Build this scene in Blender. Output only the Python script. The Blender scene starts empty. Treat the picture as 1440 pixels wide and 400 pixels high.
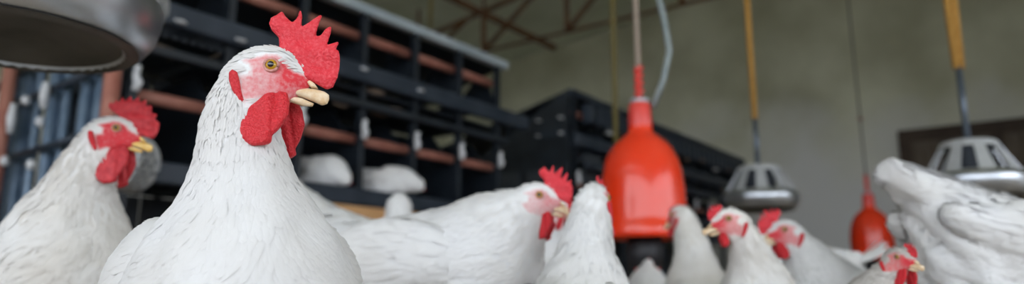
import bpy, bmesh, math, random
import numpy as np
from mathutils import Vector, Matrix, Euler
from mathutils.bvhtree import BVHTree

random.seed(7); RNG = np.random.default_rng(7)
S = bpy.context.scene
COL = S.collection
PI = math.pi

# ------------------------------------------------------------------ camera, sky, exposure
CAM_Z, YAW, PITCH, FPX = 0.30, math.radians(36), math.atan(0.195), 1000.0
cd = bpy.data.cameras.new('camera'); cam = bpy.data.objects.new('camera', cd); COL.objects.link(cam)
cam.location = (0, 0, CAM_Z); cam.rotation_euler = (PI/2 + PITCH, 0, YAW)
cd.sensor_width = 36.0; cd.lens = FPX / 1440 * 36.0; cd.clip_start = 0.02; cd.clip_end = 400
cd.dof.use_dof = True; cd.dof.focus_distance = 0.69; cd.dof.aperture_fstop = 2.9; cd.dof.aperture_blades = 0
S.camera = cam
w = bpy.data.worlds.new('overcast_sky'); S.world = w; w.use_nodes = True
bg = w.node_tree.nodes['Background']; bg.inputs[0].default_value = (0.865, 0.92, 1.0, 1); bg.inputs[1].default_value = 3.65
S.view_settings.view_transform = 'Standard'; S.view_settings.look = 'None'
S.view_settings.exposure = 0.0; S.view_settings.gamma = 1.0; S.view_settings.use_curve_mapping = False

_F = np.array([-math.sin(YAW)*math.cos(PITCH), math.cos(YAW)*math.cos(PITCH), math.sin(PITCH)])
_R = np.array([math.cos(YAW), math.sin(YAW), 0.0]); _U = np.cross(_R, _F)
def at(x, y, d):
    """survey helper: a point seen at x, y standing d metres in front of the camera"""
    return Vector(np.array([0, 0, CAM_Z]) + (_F + _R*(x-720)/FPX + _U*(200-y)/FPX)*d)

# ------------------------------------------------------------------ materials
MATS = {}
def mat(name, c1, c2=None, scale=8.0, rough=0.6, metal=0.0, bump=0.0, bscale=60.0, detail=4.0,
        lo=0.35, hi=0.65, coat=0.0, spec=0.5, stretch=None, sss=0.0, trans=0.0):
    m = bpy.data.materials.new(name); m.use_nodes = True
    nt = m.node_tree; b = nt.nodes['Principled BSDF']
    b.inputs['Roughness'].default_value = rough; b.inputs['Metallic'].default_value = metal
    b.inputs['Coat Weight'].default_value = coat; b.inputs['Specular IOR Level'].default_value = spec
    b.inputs['Base Color'].default_value = (*c1, 1)
    if sss:
        b.inputs['Subsurface Weight'].default_value = sss; b.inputs['Subsurface Radius'].default_value = (0.01, 0.004, 0.003)
        b.inputs['Subsurface Scale'].default_value = 0.5
    tc = nt.nodes.new('ShaderNodeTexCoord'); src = tc.outputs['Object']
    if stretch:
        mp = nt.nodes.new('ShaderNodeMapping'); mp.inputs['Scale'].default_value = stretch
        nt.links.new(src, mp.inputs['Vector']); src = mp.outputs['Vector']
    if c2 is not None:
        n = nt.nodes.new('ShaderNodeTexNoise'); n.inputs['Scale'].default_value = scale; n.inputs['Detail'].default_value = detail
        r = nt.nodes.new('ShaderNodeValToRGB'); r.color_ramp.elements[0].position = lo; r.color_ramp.elements[1].position = hi
        r.color_ramp.elements[0].color = (*c1, 1); r.color_ramp.elements[1].color = (*c2, 1)
        nt.links.new(src, n.inputs['Vector']); nt.links.new(n.outputs['Fac'], r.inputs['Fac'])
        nt.links.new(r.outputs['Color'], b.inputs['Base Color'])
    if bump:
        n2 = nt.nodes.new('ShaderNodeTexNoise'); n2.inputs['Scale'].default_value = bscale; n2.inputs['Detail'].default_value = 3
        bp = nt.nodes.new('ShaderNodeBump'); bp.inputs['Strength'].default_value = bump; bp.inputs['Distance'].default_value = 0.004
        nt.links.new(src, n2.inputs['Vector']); nt.links.new(n2.outputs['Fac'], bp.inputs['Height'])
        nt.links.new(bp.outputs['Normal'], b.inputs['Normal'])
    if trans:                                  # thin feather vanes let some light through
        tr = nt.nodes.new('ShaderNodeBsdfTranslucent'); tr.inputs['Color'].default_value = (0.9, 0.9, 0.9, 1)
        mx = nt.nodes.new('ShaderNodeMixShader'); mx.inputs[0].default_value = trans
        nt.links.new(b.outputs[0], mx.inputs[1]); nt.links.new(tr.outputs[0], mx.inputs[2])
        nt.links.new(mx.outputs[0], nt.nodes['Material Output'].inputs['Surface'])
    MATS[name] = m
    return m

mat('plaster', (0.44, 0.43, 0.30), (0.82, 0.815, 0.65), 0.9, 0.9, bump=0.4, bscale=14, detail=7, lo=0.3, hi=0.72)
def worn_lower_paint():
    nt = MATS['plaster'].node_tree; b = nt.nodes['Principled BSDF']; old = b.inputs['Base Color'].links[0].from_socket
    g = nt.nodes.new('ShaderNodeNewGeometry'); sp = nt.nodes.new('ShaderNodeSeparateXYZ'); nt.links.new(g.outputs['Position'], sp.inputs[0])
    n = nt.nodes.new('ShaderNodeTexNoise'); n.inputs['Scale'].default_value = 1.1; n.inputs['Detail'].default_value = 5
    nt.links.new(g.outputs['Position'], n.inputs['Vector'])
    ad = nt.nodes.new('ShaderNodeMath'); ad.operation = 'MULTIPLY_ADD'; ad.inputs[1].default_value = 2.6; nt.links.new(n.outputs['Fac'], ad.inputs[0]); nt.links.new(sp.outputs['Z'], ad.inputs[2])
    mr = nt.nodes.new('ShaderNodeMapRange'); mr.inputs['From Min'].default_value = 2.5; mr.inputs['From Max'].default_value = 3.7; nt.links.new(ad.outputs[0], mr.inputs['Value'])
    mx = nt.nodes.new('ShaderNodeMix'); mx.data_type = 'RGBA'; nt.links.new(mr.outputs[0], mx.inputs['Factor'])
    mx.inputs['A'].default_value = (0.80, 0.795, 0.785, 1); nt.links.new(old, mx.inputs['B']); nt.links.new(mx.outputs['Result'], b.inputs['Base Color'])
worn_lower_paint()
mat('roof_sheet', (0.66, 0.70, 0.56), (0.78, 0.82, 0.68), 1.5, 0.8)
mat('rust', (0.10, 0.045, 0.022), (0.19, 0.10, 0.045), 6, 0.8, bump=0.3)
mat('litter', (0.24, 0.18, 0.12), (0.44, 0.37, 0.28), 25, 0.95, bump=0.8, bscale=90)
mat('yard', (0.30, 0.30, 0.27), (0.42, 0.41, 0.36), 0.6, 0.95)
mat('concrete', (0.33, 0.33, 0.29), (0.42, 0.42, 0.38), 2, 0.9)
mat('door_wood', (0.10, 0.075, 0.055), (0.17, 0.135, 0.105), 5, 0.8, stretch=(6, 6, 0.6))
mat('door_frame', (0.045, 0.028, 0.02), (0.075, 0.05, 0.036), 5, 0.75)
mat('navy', (0.007, 0.011, 0.017), (0.016, 0.023, 0.033), 10, 0.5, bump=0.15)
mat('navy_rail', (0.016, 0.026, 0.042), (0.036, 0.048, 0.068), 7, 0.5, lo=0.4, hi=0.7)
mat('blue_steel', (0.10, 0.16, 0.24), (0.19, 0.26, 0.35), 9, 0.42, metal=0.3)
mat('dusty_panel', (0.03, 0.038, 0.05), (0.05, 0.058, 0.068), 6, 0.7)
mat('red_pipe', (0.30, 0.105, 0.075), (0.40, 0.17, 0.125), 12, 0.55)
mat('galv', (0.42, 0.50, 0.56), (0.56, 0.63, 0.68), 6, 0.45, metal=0.35)
mat('clip_white', (0.72, 0.73, 0.75), (0.55, 0.56, 0.58), 40, 0.6)
mat('orange_wood', (0.62, 0.33, 0.14), (0.72, 0.42, 0.20), 9, 0.7, stretch=(8, 0.8, 8))
mat('dust_clump', (0.20, 0.14, 0.10), (0.33, 0.25, 0.19), 40, 0.95)
mat('grey_mesh', (0.24, 0.25, 0.26), (0.40, 0.40, 0.39), 60, 0.7)
mat('drinker_red', (0.93, 0.042, 0.006), (0.88, 0.06, 0.022), 7, 0.24, coat=0.35)
mat('drinker_pink', (0.80, 0.075, 0.06), None, rough=0.35)
mat('dark_plastic', (0.02, 0.02, 0.024), None, rough=0.5)
mat('rope_beige', (0.42, 0.34, 0.27), (0.52, 0.44, 0.36), 90, 0.9)
mat('hose', (0.20, 0.25, 0.26), (0.28, 0.33, 0.33), 20, 0.35)
mat('rope_yellow', (0.40, 0.20, 0.035), (0.56, 0.31, 0.075), 60, 0.9)
mat('rope_olive', (0.19, 0.155, 0.05), (0.25, 0.20, 0.075), 60, 0.9)
mat('string_grey', (0.09, 0.09, 0.08), None, rough=0.9)
mat('rod', (0.10, 0.125, 0.16), (0.15, 0.18, 0.22), 15, 0.4, metal=0.6)
mat('alu_light', (0.56, 0.58, 0.62), (0.72, 0.74, 0.78), 9, 0.36, metal=0.5)
mat('aluminium', (0.42, 0.45, 0.50), (0.60, 0.63, 0.68), 9, 0.30, metal=0.92, bump=0.08, bscale=30)
mat('pan_under_shade', (0.045, 0.04, 0.032), (0.11, 0.10, 0.085), 7, 0.65, metal=0.3)  # dark colour carries the shade under the feeder pan
mat('leg_skin', (0.62, 0.47, 0.22), (0.72, 0.58, 0.33), 70, 0.6, bump=0.4, bscale=200)
mat('comb_red', (0.72, 0.022, 0.04), (0.82, 0.11, 0.13), 330, 0.5, bump=0.55, bscale=420, lo=0.45, hi=0.80, sss=0.12)
mat('comb_dark', (0.46, 0.012, 0.022), (0.62, 0.035, 0.045), 150, 0.5, bump=0.4, bscale=300, sss=0.1)
mat('wattle_red', (0.60, 0.008, 0.018), (0.74, 0.045, 0.06), 420, 0.42, bump=0.6, bscale=520, lo=0.42, hi=0.8, sss=0.12)
mat('beak', (0.70, 0.48, 0.26), (0.86, 0.72, 0.52), 120, 0.42)
mat('beak_yellow', (0.80, 0.48, 0.10), (0.85, 0.62, 0.25), 120, 0.42)
mat('iris', (0.42, 0.22, 0.01), (0.52, 0.33, 0.02), 300, 0.12, coat=0.6)
mat('pupil', (0.004, 0.004, 0.005), None, rough=0.06, coat=1.0)
mat('eyelid', (0.50, 0.20, 0.17), (0.62, 0.32, 0.28), 400, 0.5)
mat('feather_white', (0.80, 0.785, 0.765), (0.86, 0.86, 0.865), 9, 0.85, spec=0.15, trans=0.12)
mat('feather_cream', (0.72, 0.685, 0.63), (0.84, 0.83, 0.81), 9, 0.85, spec=0.15, trans=0.12)
mat('feather_grey', (0.62, 0.62, 0.61), (0.77, 0.77, 0.77), 9, 0.85, spec=0.15, trans=0.12)
mat('feather_brown', (0.43, 0.40, 0.37), (0.60, 0.57, 0.54), 9, 0.85, spec=0.15, trans=0.12)  # darker copy of the white feathers, one hen's shade put into the colour

def body_mat(name, base, base2):
    """feather white with bare red skin where the 'skin' attribute says so"""
    m = mat(name, base, base2, 12, 0.8, spec=0.2, bump=0.25, bscale=220)
    nt = m.node_tree; b = nt.nodes['Principled BSDF']
    old = b.inputs['Base Color'].links[0].from_socket
    a = nt.nodes.new('ShaderNodeAttribute'); a.attribute_name = 'skin'
    tc = nt.nodes.new('ShaderNodeTexCoord'); n = nt.nodes.new('ShaderNodeTexNoise')
    n.inputs['Scale'].default_value = 260; n.inputs['Detail'].default_value = 3
    nt.links.new(tc.outputs['Object'], n.inputs['Vector'])
    ma = nt.nodes.new('ShaderNodeMath'); ma.operation = 'MULTIPLY_ADD'     # skin + (noise - .5) * k
    ma.inputs[1].default_value = 0.6; nt.links.new(n.outputs['Fac'], ma.inputs[0])
    ad = nt.nodes.new('ShaderNodeMath'); ad.operation = 'ADD'; ad.inputs[1].default_value = -0.30
    nt.links.new(a.outputs['Fac'], ma.inputs[2]); nt.links.new(ma.outputs[0], ad.inputs[0])
    mu = nt.nodes.new('ShaderNodeMath'); mu.operation = 'MULTIPLY'
    gt = nt.nodes.new('ShaderNodeMath'); gt.operation = 'MULTIPLY'; gt.inputs[1].default_value = 6; gt.use_clamp = True
    nt.links.new(a.outputs['Fac'], gt.inputs[0]); nt.links.new(ad.outputs[0], mu.inputs[0]); nt.links.new(gt.outputs[0], mu.inputs[1])
    r = nt.nodes.new('ShaderNodeValToRGB'); e = r.color_ramp.elements
    e[0].position = 0.15; e[0].color = (0, 0, 0, 1); e[1].position = 1.0; e[1].color = (1, 1, 1, 1)
    nt.links.new(mu.outputs[0], r.inputs['Fac'])
    mx = nt.nodes.new('ShaderNodeMix'); mx.data_type = 'RGBA'
    nt.links.new(r.outputs['Color'], mx.inputs['Factor']); nt.links.new(old, mx.inputs['A'])
    mx.inputs['B'].default_value = (0.72, 0.055, 0.07, 1)
    nt.links.new(mx.outputs['Result'], b.inputs['Base Color'])
    return m
body_mat('body_white', (0.78, 0.78, 0.78), (0.85, 0.85, 0.85))
body_mat('body_cream', (0.70, 0.665, 0.61), (0.83, 0.82, 0.80))
body_mat('body_grey', (0.60, 0.60, 0.59), (0.76, 0.76, 0.76))
body_mat('body_brown', (0.42, 0.39, 0.36), (0.60, 0.57, 0.54))  # matching body copy with the same shade in its colour

# ------------------------------------------------------------------ object helpers
def link(name, me, m, parent=None, smooth=True):
    o = bpy.data.objects.new(name, me); COL.objects.link(o)
    if m is not None and not me.materials: me.materials.append(MATS[m])
    if smooth:
        me.polygons.foreach_set('use_smooth', [True]*len(me.polygons))
    if parent is not None: o.parent = parent
    return o
def share(name, me, parent, M=None):
    o = bpy.data.objects.new(name, me); COL.objects.link(o); o.parent = parent
    if M is not None: o.matrix_local = M
    return o
def thing(name, label, cat, loc=(0, 0, 0), rz=0.0, group=None):
    o = bpy.data.objects.new(name, None); COL.objects.link(o); o.empty_display_size = 0.05
    o.location = loc; o.rotation_euler = (0, 0, rz); o['label'] = label; o['category'] = cat
    if group: o['group'] = group
    return o
def tag(o, label, cat, group=None):
    o['label'] = label; o['category'] = cat
    if group: o['group'] = group
    return o
def structure(o, label=None):
    o['kind'] = 'structure'
    if label: o['label'] = label
    return o
def pd(name, v, f):
    me = bpy.data.meshes.new(name); me.from_pydata([tuple(p) for p in v], [], [tuple(q) for q in f]); me.update(); return me
BOXF = [(0, 3, 2, 1), (4, 5, 6, 7), (0, 1, 5, 4), (1, 2, 6, 5), (2, 3, 7, 6), (3, 0, 4, 7)]
def box_me(x0, x1, y0, y1, z0, z1, bev=0.0):
    v = [(x0, y0, z0), (x1, y0, z0), (x1, y1, z0), (x0, y1, z0), (x0, y0, z1), (x1, y0, z1), (x1, y1, z1), (x0, y1, z1)]
    me = pd('box', v, BOXF)
    if bev:
        bm = bmesh.new(); bm.from_mesh(me)
        bmesh.ops.bevel(bm, geom=bm.edges[:], offset=bev, segments=2, affect='EDGES', profile=0.5); bm.to_mesh(me); bm.free()
    return me
def box(name, m, parent, x0, x1, y0, y1, z0, z1, bev=0.0):
    return link(name, box_me(x0, x1, y0, y1, z0, z1, bev), m, parent, smooth=False)
def tube_me(pts, r, n=10, cap=True):
    """tube through points; r is one radius or one per point"""
    pts = [Vector(p) for p in pts]; rs = r if isinstance(r, (list, tuple)) else [r]*len(pts)
    V, Fc = [], []
    for i, p in enumerate(pts):
        t = (pts[min(i+1, len(pts)-1)] - pts[max(i-1, 0)]).normalized()
        a = t.cross(Vector((0, 1, 0)) if abs(t.y) < 0.9 else Vector((1, 0, 0))).normalized(); b = t.cross(a)
        for k in range(n):
            an = 2*PI*k/n; V.append(p + (a*math.cos(an) + b*math.sin(an))*rs[i])
    for i in range(len(pts)-1):
        for k in range(n):
            k2 = (k+1) % n; Fc.append((i*n+k, i*n+k2, (i+1)*n+k2, (i+1)*n+k))
    if cap:
        Fc.append(tuple(range(n-1, -1, -1))); Fc.append(tuple((len(pts)-1)*n+k for k in range(n)))
    me = pd('tube', V, Fc)
    bm = bmesh.new(); bm.from_mesh(me); bmesh.ops.recalc_face_normals(bm, faces=bm.faces[:]); bm.to_mesh(me); bm.free()
    return me
def tube(name, m, parent, pts, r, n=10): return link(name, tube_me(pts, r, n), m, parent)
def lathe_me(prof, n=48):
    V, Fc = [], []
    for r, z in prof:
        for k in range(n): V.append((r*math.cos(2*PI*k/n), r*math.sin(2*PI*k/n), z))
    for i in range(len(prof)-1):
        for k in range(n):
            k2 = (k+1) % n; Fc.append((i*n+k, i*n+k2, (i+1)*n+k2, (i+1)*n+k))
    me = pd('lathe', V, Fc)
    bm = bmesh.new(); bm.from_mesh(me); bmesh.ops.remove_doubles(bm, verts=bm.verts[:], dist=1e-5)
    bmesh.ops.recalc_face_normals(bm, faces=bm.faces[:]); bm.to_mesh(me); bm.free()
    return me
def lathe(name, m, parent, prof, n=48): return link(name, lathe_me(prof, n), m, parent)
def prism_me(poly, ax, a0, a1):
    """extrude a 2-D polygon along axis ax ('x','y','z') from a0 to a1"""
    def p3(p, a): return {'x': (a, p[0], p[1]), 'y': (p[0], a, p[1]), 'z': (p[0], p[1], a)}[ax]
    n = len(poly); V = [p3(p, a0) for p in poly] + [p3(p, a1) for p in poly]
    Fc = [tuple(range(n)), tuple(range(2*n-1, n-1, -1))] + [(i, i+n, (i+1) % n + n, (i+1) % n) for i in range(n)]
    me = pd('prism', V, Fc)
    bm = bmesh.new(); bm.from_mesh(me); bmesh.ops.recalc_face_normals(bm, faces=bm.faces[:]); bm.to_mesh(me); bm.free()
    return me

# ------------------------------------------------------------------ the house
X0, X1, Y0, Y1 = -8.0, 4.0, -3.0, 9.0
RX, RZ, EZ = -1.6, 4.22, 3.70            # ridge and eaves
def roofz(x): return EZ + (RZ-EZ)*(x-X0)/(RX-X0) if x < RX else RZ - (RZ-EZ)*(x-RX)/(X1-RX)
structure(link('floor', box_me(X0, X1, Y0, Y1, -0.1, 0.0), 'litter', None, False))
structure(link('yard_ground', box_me(-60, 60, -60, 60, -0.4, -0.12), 'yard', None, False))
gable = [(X0, 0), (X1, 0), (X1, EZ), (RX, RZ), (X0, EZ)]
wb = structure(link('wall_back', prism_me(gable, 'y', Y1, Y1+0.2), 'plaster', None, False))
structure(link('wall_left', box_me(X0-0.2, X0, Y0, Y1, 0, EZ), 'plaster', None, False))
wr = structure(link('added_partition', box_me(1.45, 1.6, 4.6, Y1, 0, roofz(1.45)), 'plaster', None, False))       # unseen partition added to block daylight from the back wall's right part
link('added_cross_wall', box_me(1.6, X1+0.2, 4.6, 4.75, 0, EZ), 'plaster', wr, False)  # also added out of view, closes the light-blocking partition towards the side opening
link('sill', box_me(X1, X1+0.2, Y0, 4.6, 0, 0.7), 'concrete', wr, False)
link('lintel', box_me(X1, X1+0.2, Y0, 4.6, 2.75, EZ), 'concrete', wr, False)
wf = structure(link('wall_front', box_me(X0, -3.4, Y0-0.2, Y0, 0, EZ), 'plaster', None, False))
link('sill', box_me(-3.4, X1, Y0-0.2, Y0, 0, 0.5), 'concrete', wf, False)
link('lintel', box_me(-3.4, X1, Y0-0.2, Y0, 3.0, EZ), 'concrete', wf, False)
cl = structure(link('ceiling', prism_me([(X0-.3, EZ), (RX, RZ), (X1+.3, EZ), (X1+.3, EZ+.08), (RX, RZ+.08), (X0-.3, EZ+.08)], 'y', Y0-0.2, Y1+0.2), 'roof_sheet', None, False))
# steel roof trusses and ties
def bar(parent, name, p, q, wd, m='rust'):
    return link(name, tube_me([p, q], wd, 6), m, parent, False)
def truss(y, label):
    t = thing('roof_truss', label, 'truss', (0, y, 0))
    zt_ = lambda x: min(roofz(x)-0.04, 3.46 + 0.137*(x+5.85)); zb = 3.04
    bar(t, 'bottom_chord', (X0, 0, zb), (X1, 0, zb), 0.02)
    bar(t, 'top_chord', (X0, 0, zt_(X0)), (RX, 0, zt_(RX)), 0.035); bar(t, 'top_chord', (RX, 0, zt_(RX)), (X1, 0, roofz(X1)-.04), 0.035)
    for k, x in enumerate((-7.4, -6.25, -5.15, -3.96, -2.6, -1.3, 0.1, 1.5, 2.8)):
        bar(t, 'web_post', (x, 0, zb), (x, 0, zt_(x)), 0.034); bar(t, 'hanger', (x, 0, zt_(x)), (x, 0, roofz(x)-.01), 0.02)
        if x < -3.5: bar(t, 'web_brace', (x, 0, zb), (x+0.85, 0, zt_(x+.85)), 0.032)
    return t
truss(6.5, 'rusty steel roof truss crossing above the nest box rows')
tag(link('tie_beam', tube_me([(-4.2, -2.99, 2.93), (-4.2, 6.6, 2.93)], 0.042, 6), 'rust', None, False), 'long rusty tie beam running above the near nest box row', 'beam')
# door in the back wall
dr = structure(link('door_1', prism_me([(-0.98, 0), (0.62, 0), (0.62, 1.82), (-0.98, 1.82)], 'y', 8.93, 8.995), 'door_wood', None, False))
box('door_frame', 'door_frame', dr, -1.10, -0.98, 8.90, 8.998, 0, 1.96); box('door_frame', 'door_frame', dr, 0.62, 0.74, 8.90, 8.998, 0, 1.96)
box('door_frame', 'door_frame', dr, -0.98, 0.62, 8.90, 8.998, 1.82, 1.96); box('door_stile', 'door_frame', dr, -0.24, -0.12, 8.905, 8.93, 0, 1.82)
for k in range(4):
    box('plank', 'door_wood', dr, -0.96+k*0.18, -0.79+k*0.18, 8.915, 8.93, 0.03, 1.79); box('plank', 'door_wood', dr, -0.10+k*0.18, 0.07+k*0.18, 8.915, 8.93, 0.03, 1.79)

# ------------------------------------------------------------------ nest box rows
FX = -2.5                                   # front plane of the nests
BAY = 0.355
slat_me = None
def nest_unit(y0, nb, label, open_last, near_frame):
    """two-tier laying nest row: posts, partitions, perch rails, roof; y0 = first post"""
    t = thing('nest_box_row', label, 'nest boxes', (FX, y0, 0))
    L = nb*BAY; B = -1.15
    for k in range(nb+1):
        y = k*BAY
        box('post', 'navy', t, -0.03, 0.0, y-0.016, y+0.016, 0.0, 1.58)
        box('post', 'navy', t, B, B+0.03, y-0.016, y+0.016, 0.0, 1.34)
        # upper partition: low panel with a slanted front brace, open towards the top
        pm = prism_me([(-0.03, 1.30), (-0.03, 1.36), (-0.10, 1.52), (-0.16, 1.545), (-0.20, 1.50), (-0.30, 1.40), (-0.60, 1.36), (-0.60, 1.30)], 'y', y-0.008, y+0.008)
        link('partition', pm, 'navy', t, False)
        pm = prism_me([(-0.03, 0.70), (-0.03, 0.90), (-0.10, 0.98), (-0.22, 1.12), (-0.58, 1.12), (-0.58, 0.70)], 'y', y-0.008, y+0.008)
        link('partition', pm, 'navy', t, False)
        c = link('clip', tube_me([(0.012, y, 0.955), (0.02, y+.004, 0.985), (0.014, y-.003, 1.01), (0.02, y, 1.045)], [0.014, 0.017, 0.013, 0.012], 8), 'clip_white', t)
    nopen = 2 if open_last else 0
    for k in range(nb):
        y = k*BAY
        if k < nb-nopen: box('back_panel', 'navy', t, -0.62, -0.605, y+0.005, y+BAY-0.005, 1.30, 1.55)
        box('back_panel', 'navy', t, -0.60, -0.585, y+0.005, y+BAY-0.005, 0.66, 1.18)
        box('skirt_panel', 'navy', t, -0.60, -0.585, y+0.005, y+BAY-0.005, 0.02, 0.655)
        box('nest_front', 'navy', t, -0.015, 0.0, y+0.02, y+BAY-0.02, 0.64, 0.72)
        for lv, z in ((0, 0.69), (1, 1.195)):
            for q in range(9):
                share('slat', slat, t, Matrix.Translation((-0.30, y+0.03+q*0.037, z)))
    box('roof_edge', 'galv' if near_frame else 'navy_rail', t, -0.045, 0.012, -0.06, L+0.09, 1.575, 1.625, 0.008)
    link('roof_panel', prism_me([(-0.04, 1.60), (-0.04, 1.615), (B-.05, 1.335), (B-.05, 1.32)], 'y', -0.06, L+0.09), 'navy', t, False)
    box('perch_beam', 'navy_rail', t, 0.0, 0.05, -0.06, L+0.25, 1.215, 1.305, 0.012)
    box('tray_edge', 'navy', t, -0.02, 0.03, -0.02, L+0.06, 1.10, 1.135, 0.006)
    box('lower_beam', 'navy_rail', t, 0.0, 0.04, -0.02, L+0.05, 0.635, 0.715, 0.01)
    for k in range(nb):
        y = k*BAY
        for nm, z, xx in (('upper_perch_pipe', 1.47, -0.05), ('lower_perch_pipe', 0.955, -0.045)):
            tube(nm, 'red_pipe', t, [(xx, y+0.018, z), (xx, y+BAY-0.018, z)], 0.024, 10)
    for q in range(nb*2):
        y = RNG.uniform(0.1, L-0.1); s = RNG.uniform(0.02, 0.045)
        o = link('litter_clump', clump(s), 'dust_clump', t); o.location = (RNG.uniform(-0.16, -0.02), y, 1.20+s*0.25 if q % 2 else 1.135+s*0.2)
    return t, L, B
def clump(s):
    bm = bmesh.new(); bmesh.ops.create_icosphere(bm, subdivisions=2, radius=s)
    for v in bm.verts: v.co = Vector((v.co.x, v.co.y*1.6, v.co.z*0.45))*random.uniform(0.8, 1.15)
    me = bpy.data.meshes.new('clump'); bm.to_mesh(me); bm.free(); return me
slat = box_me(-0.28, 0.28, -0.011, 0.011, -0.006, 0.006); slat.materials.append(MATS['navy'])

row1, L1, B1 = nest_unit(1.175, 6, 'near two-tier dark blue nest box row with galvanised roof edge and red perch pipes', True, True)
box('orange_board', 'orange_wood', row1, 0.0, 0.035, 0.55, L1+0.02, 0.55, 0.632)
for y, z in [(1.398, 1.256), (0.117, 1.236), (1.015, 1.275), (0.367, 1.224)]:
    b_ = link('bolt', clump(0.016), 'clip_white', row1); b_.location = (0.052, y, min(max(z, 1.235), 1.29))
# open steel end frame of the near row: uprights, cross rails, ties
for x, rr, zb, zt, m in ((-0.02, 0.02, 0.0, 1.56, 'navy'), (-0.13, 0.016, 0.0, 1.30, 'blue_steel'), (-0.24, 0.018, 0.0, 1.29, 'blue_steel'), (-0.40, 0.016, 0.0, 1.26, 'blue_steel'),
                         (-0.52, 0.024, 0.0, 1.24, 'blue_steel'), (-0.66, 0.016, 0.0, 1.22, 'blue_steel'), (-0.80, 0.026, 0.0, 1.20, 'blue_steel'), (-0.93, 0.018, 0.0, 1.18, 'blue_steel')):
    tube('end_upright', m, row1, [(x, -0.05, zb), (x, -0.05, zt)], rr, 10)
for x0, x1, z in ((-0.88, -0.74, 0.0), (-0.62, -0.46, 0.0), (-0.34, -0.20, 0.0)):
    box('end_panel', 'blue_steel', row1, x0, x1, -0.035, -0.022, 0.30, 1.16)
box('end_plate', 'dusty_panel', row1, -0.64, -0.20, -0.02, -0.012, 1.0, 1.22)
for z0, z1 in ((1.03, 1.0), (0.80, 0.78), (1.24, 1.10)):
    tube('end_rail', 'navy_rail', row1, [(0.02, -0.085, z0), (-1.14, -0.085, z1)], 0.014, 8)
for x in (0.13, -0.76):
    tube('red_post', 'red_pipe', row1, [(x, -0.13, 0.0), (x, -0.13, 1.24)], 0.026, 10)
for x, z, h in ((-0.03, 1.06, .085), (-0.43, 0.98, .10), (-0.72, 0.93, .12), (-0.73, 0.76, .03), (-0.44, 0.88, .03), (-0.60, 0.985, .03), (-0.96, 0.95, .03), (-0.47, 0.72, .03), (-0.07, 0.72, .03)):
    link('white_tie', tube_me([(x, -0.115, z-h/2), (x+.005, -0.12, z), (x, -0.115, z+h/2)], [.013, .018, .013], 8), 'clip_white', row1)

row2, L2, B2 = nest_unit(4.20, 10, 'far two-tier dark nest box row standing towards the back wall', False, False)
link('end_gable', prism_me([(0.0, 0.3), (0.0, 1.57), (-0.03, 1.60), (-1.15, 1.0), (-1.15, 0.3)], 'y', -0.10, -0.075), 'navy', row2, False)
for a, b in ((-0.34, -0.06), (-0.70, -0.40)): box('end_panel', 'dusty_panel', row2, a, b, -0.115, -0.10, 0.62, 1.06)
for x in (-0.05, -0.235):
    for z in (1.30, 1.41): link('bolt', clump(0.018), 'clip_white', row2).location = (x, -0.115, z)
box('bolt_strip', 'navy_rail', row2, -0.26, -0.03, -0.112, -0.10, 1.285, 1.315)
for q in range(int(L2/0.12)):
    o = share('perch_slat', slat_u, row2, Matrix.Translation((0.03, 0.1+q*0.12, 1.47))) if q else None
    if q == 0:
        slat_u = box_me(-0.02, 0.06, -0.03, 0.03, -0.08, 0.06, 0.006); slat_u.materials.append(MATS['navy_rail'])
        o = share('perch_slat', slat_u, row2, Matrix.Translation((0.03, 0.1, 1.47)))
for q in range(9):
    a = link('litter_clump', clump(0.028), 'clip_white' if q % 3 == 0 else 'dust_clump', row2); a.location = (0.075, 0.35+q*0.36, 1.36+0.04*(q % 2))
for z in (0.80, 1.06): box('perch_beam', 'navy_rail', row2, 0.05, 0.09, 0.0, L2, z, z+0.05, 0.008)
def windows2():
    for k in (0, 1, 2, 3):
        y = 0.08+k*BAY
        box('nest_door', 'dusty_panel', row2, 0.002, 0.014, y, y+BAY-0.12, 0.74, 1.18)
        for j in (0, 1): box('hole_shade_plate', 'dark_plastic', row2, 0.014, 0.018, y+0.03+j*0.1, y+0.09+j*0.1, 1.0, 1.13)  # solid dark plates, their black stands for the shade inside the holes
windows2()

# dusty net drums hanging at the near end of the nest row
def net_drum(p, r, d, rot):
    t = link('net_drum', lathe_me([(0.0, -d/2), (r*0.8, -d/2), (r*0.8, d/2-.02), (0.0, d/2-.02)], 20), 'dusty_panel', row1)
    t.location = Vector(p) - row1.location; t.rotation_euler = rot; t['label'] = 'dusty grey netting drum'
    tube('drum_bracket', 'navy_rail', row1, [Vector(p) - row1.location, Vector((-0.02, -0.05, p[2]+0.02))], 0.012, 8)
    me = tube_me([(r*math.cos(a), r*math.sin(a), d/2) for a in np.linspace(0, 2*PI, 25)], 0.010, 6, False); link('rim', me, 'grey_mesh', t)
    me = tube_me([(r*math.cos(a), r*math.sin(a), -d/2) for a in np.linspace(0, 2*PI, 25)], 0.010, 6, False); link('rim', me, 'grey_mesh', t)
    bm = bmesh.new()
    for k in range(14):
        for s in (1, -1):
            a0 = 2*PI*k/14; pts = [(r*math.cos(a0+s*u*1.2), r*math.sin(a0+s*u*1.2), -d/2+d*u) for u in np.linspace(0, 1, 6)]
            bm.from_mesh(tube_me(pts, 0.006, 5, False))
            pts = [(r*(1-u)*math.cos(a0+s*u*0.9), r*(1-u)*math.sin(a0+s*u*0.9), d/2) for u in np.linspace(0, 0.75, 6)]
            bm.from_mesh(tube_me(pts, 0.007, 5, False))
    me = bpy.data.meshes.new('net'); bm.to_mesh(me); bm.free()
    o = link('net', me, 'grey_mesh', t); o['kind'] = 'stuff'
    return t
net_drum((-2.27, 1.06, 0.665), 0.085, 0.09, (PI/2, 0, 0.5))
net_drum((-2.28, 1.05, 1.19), 0.085, 0.07, (PI/2, 0, 0.75))

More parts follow.
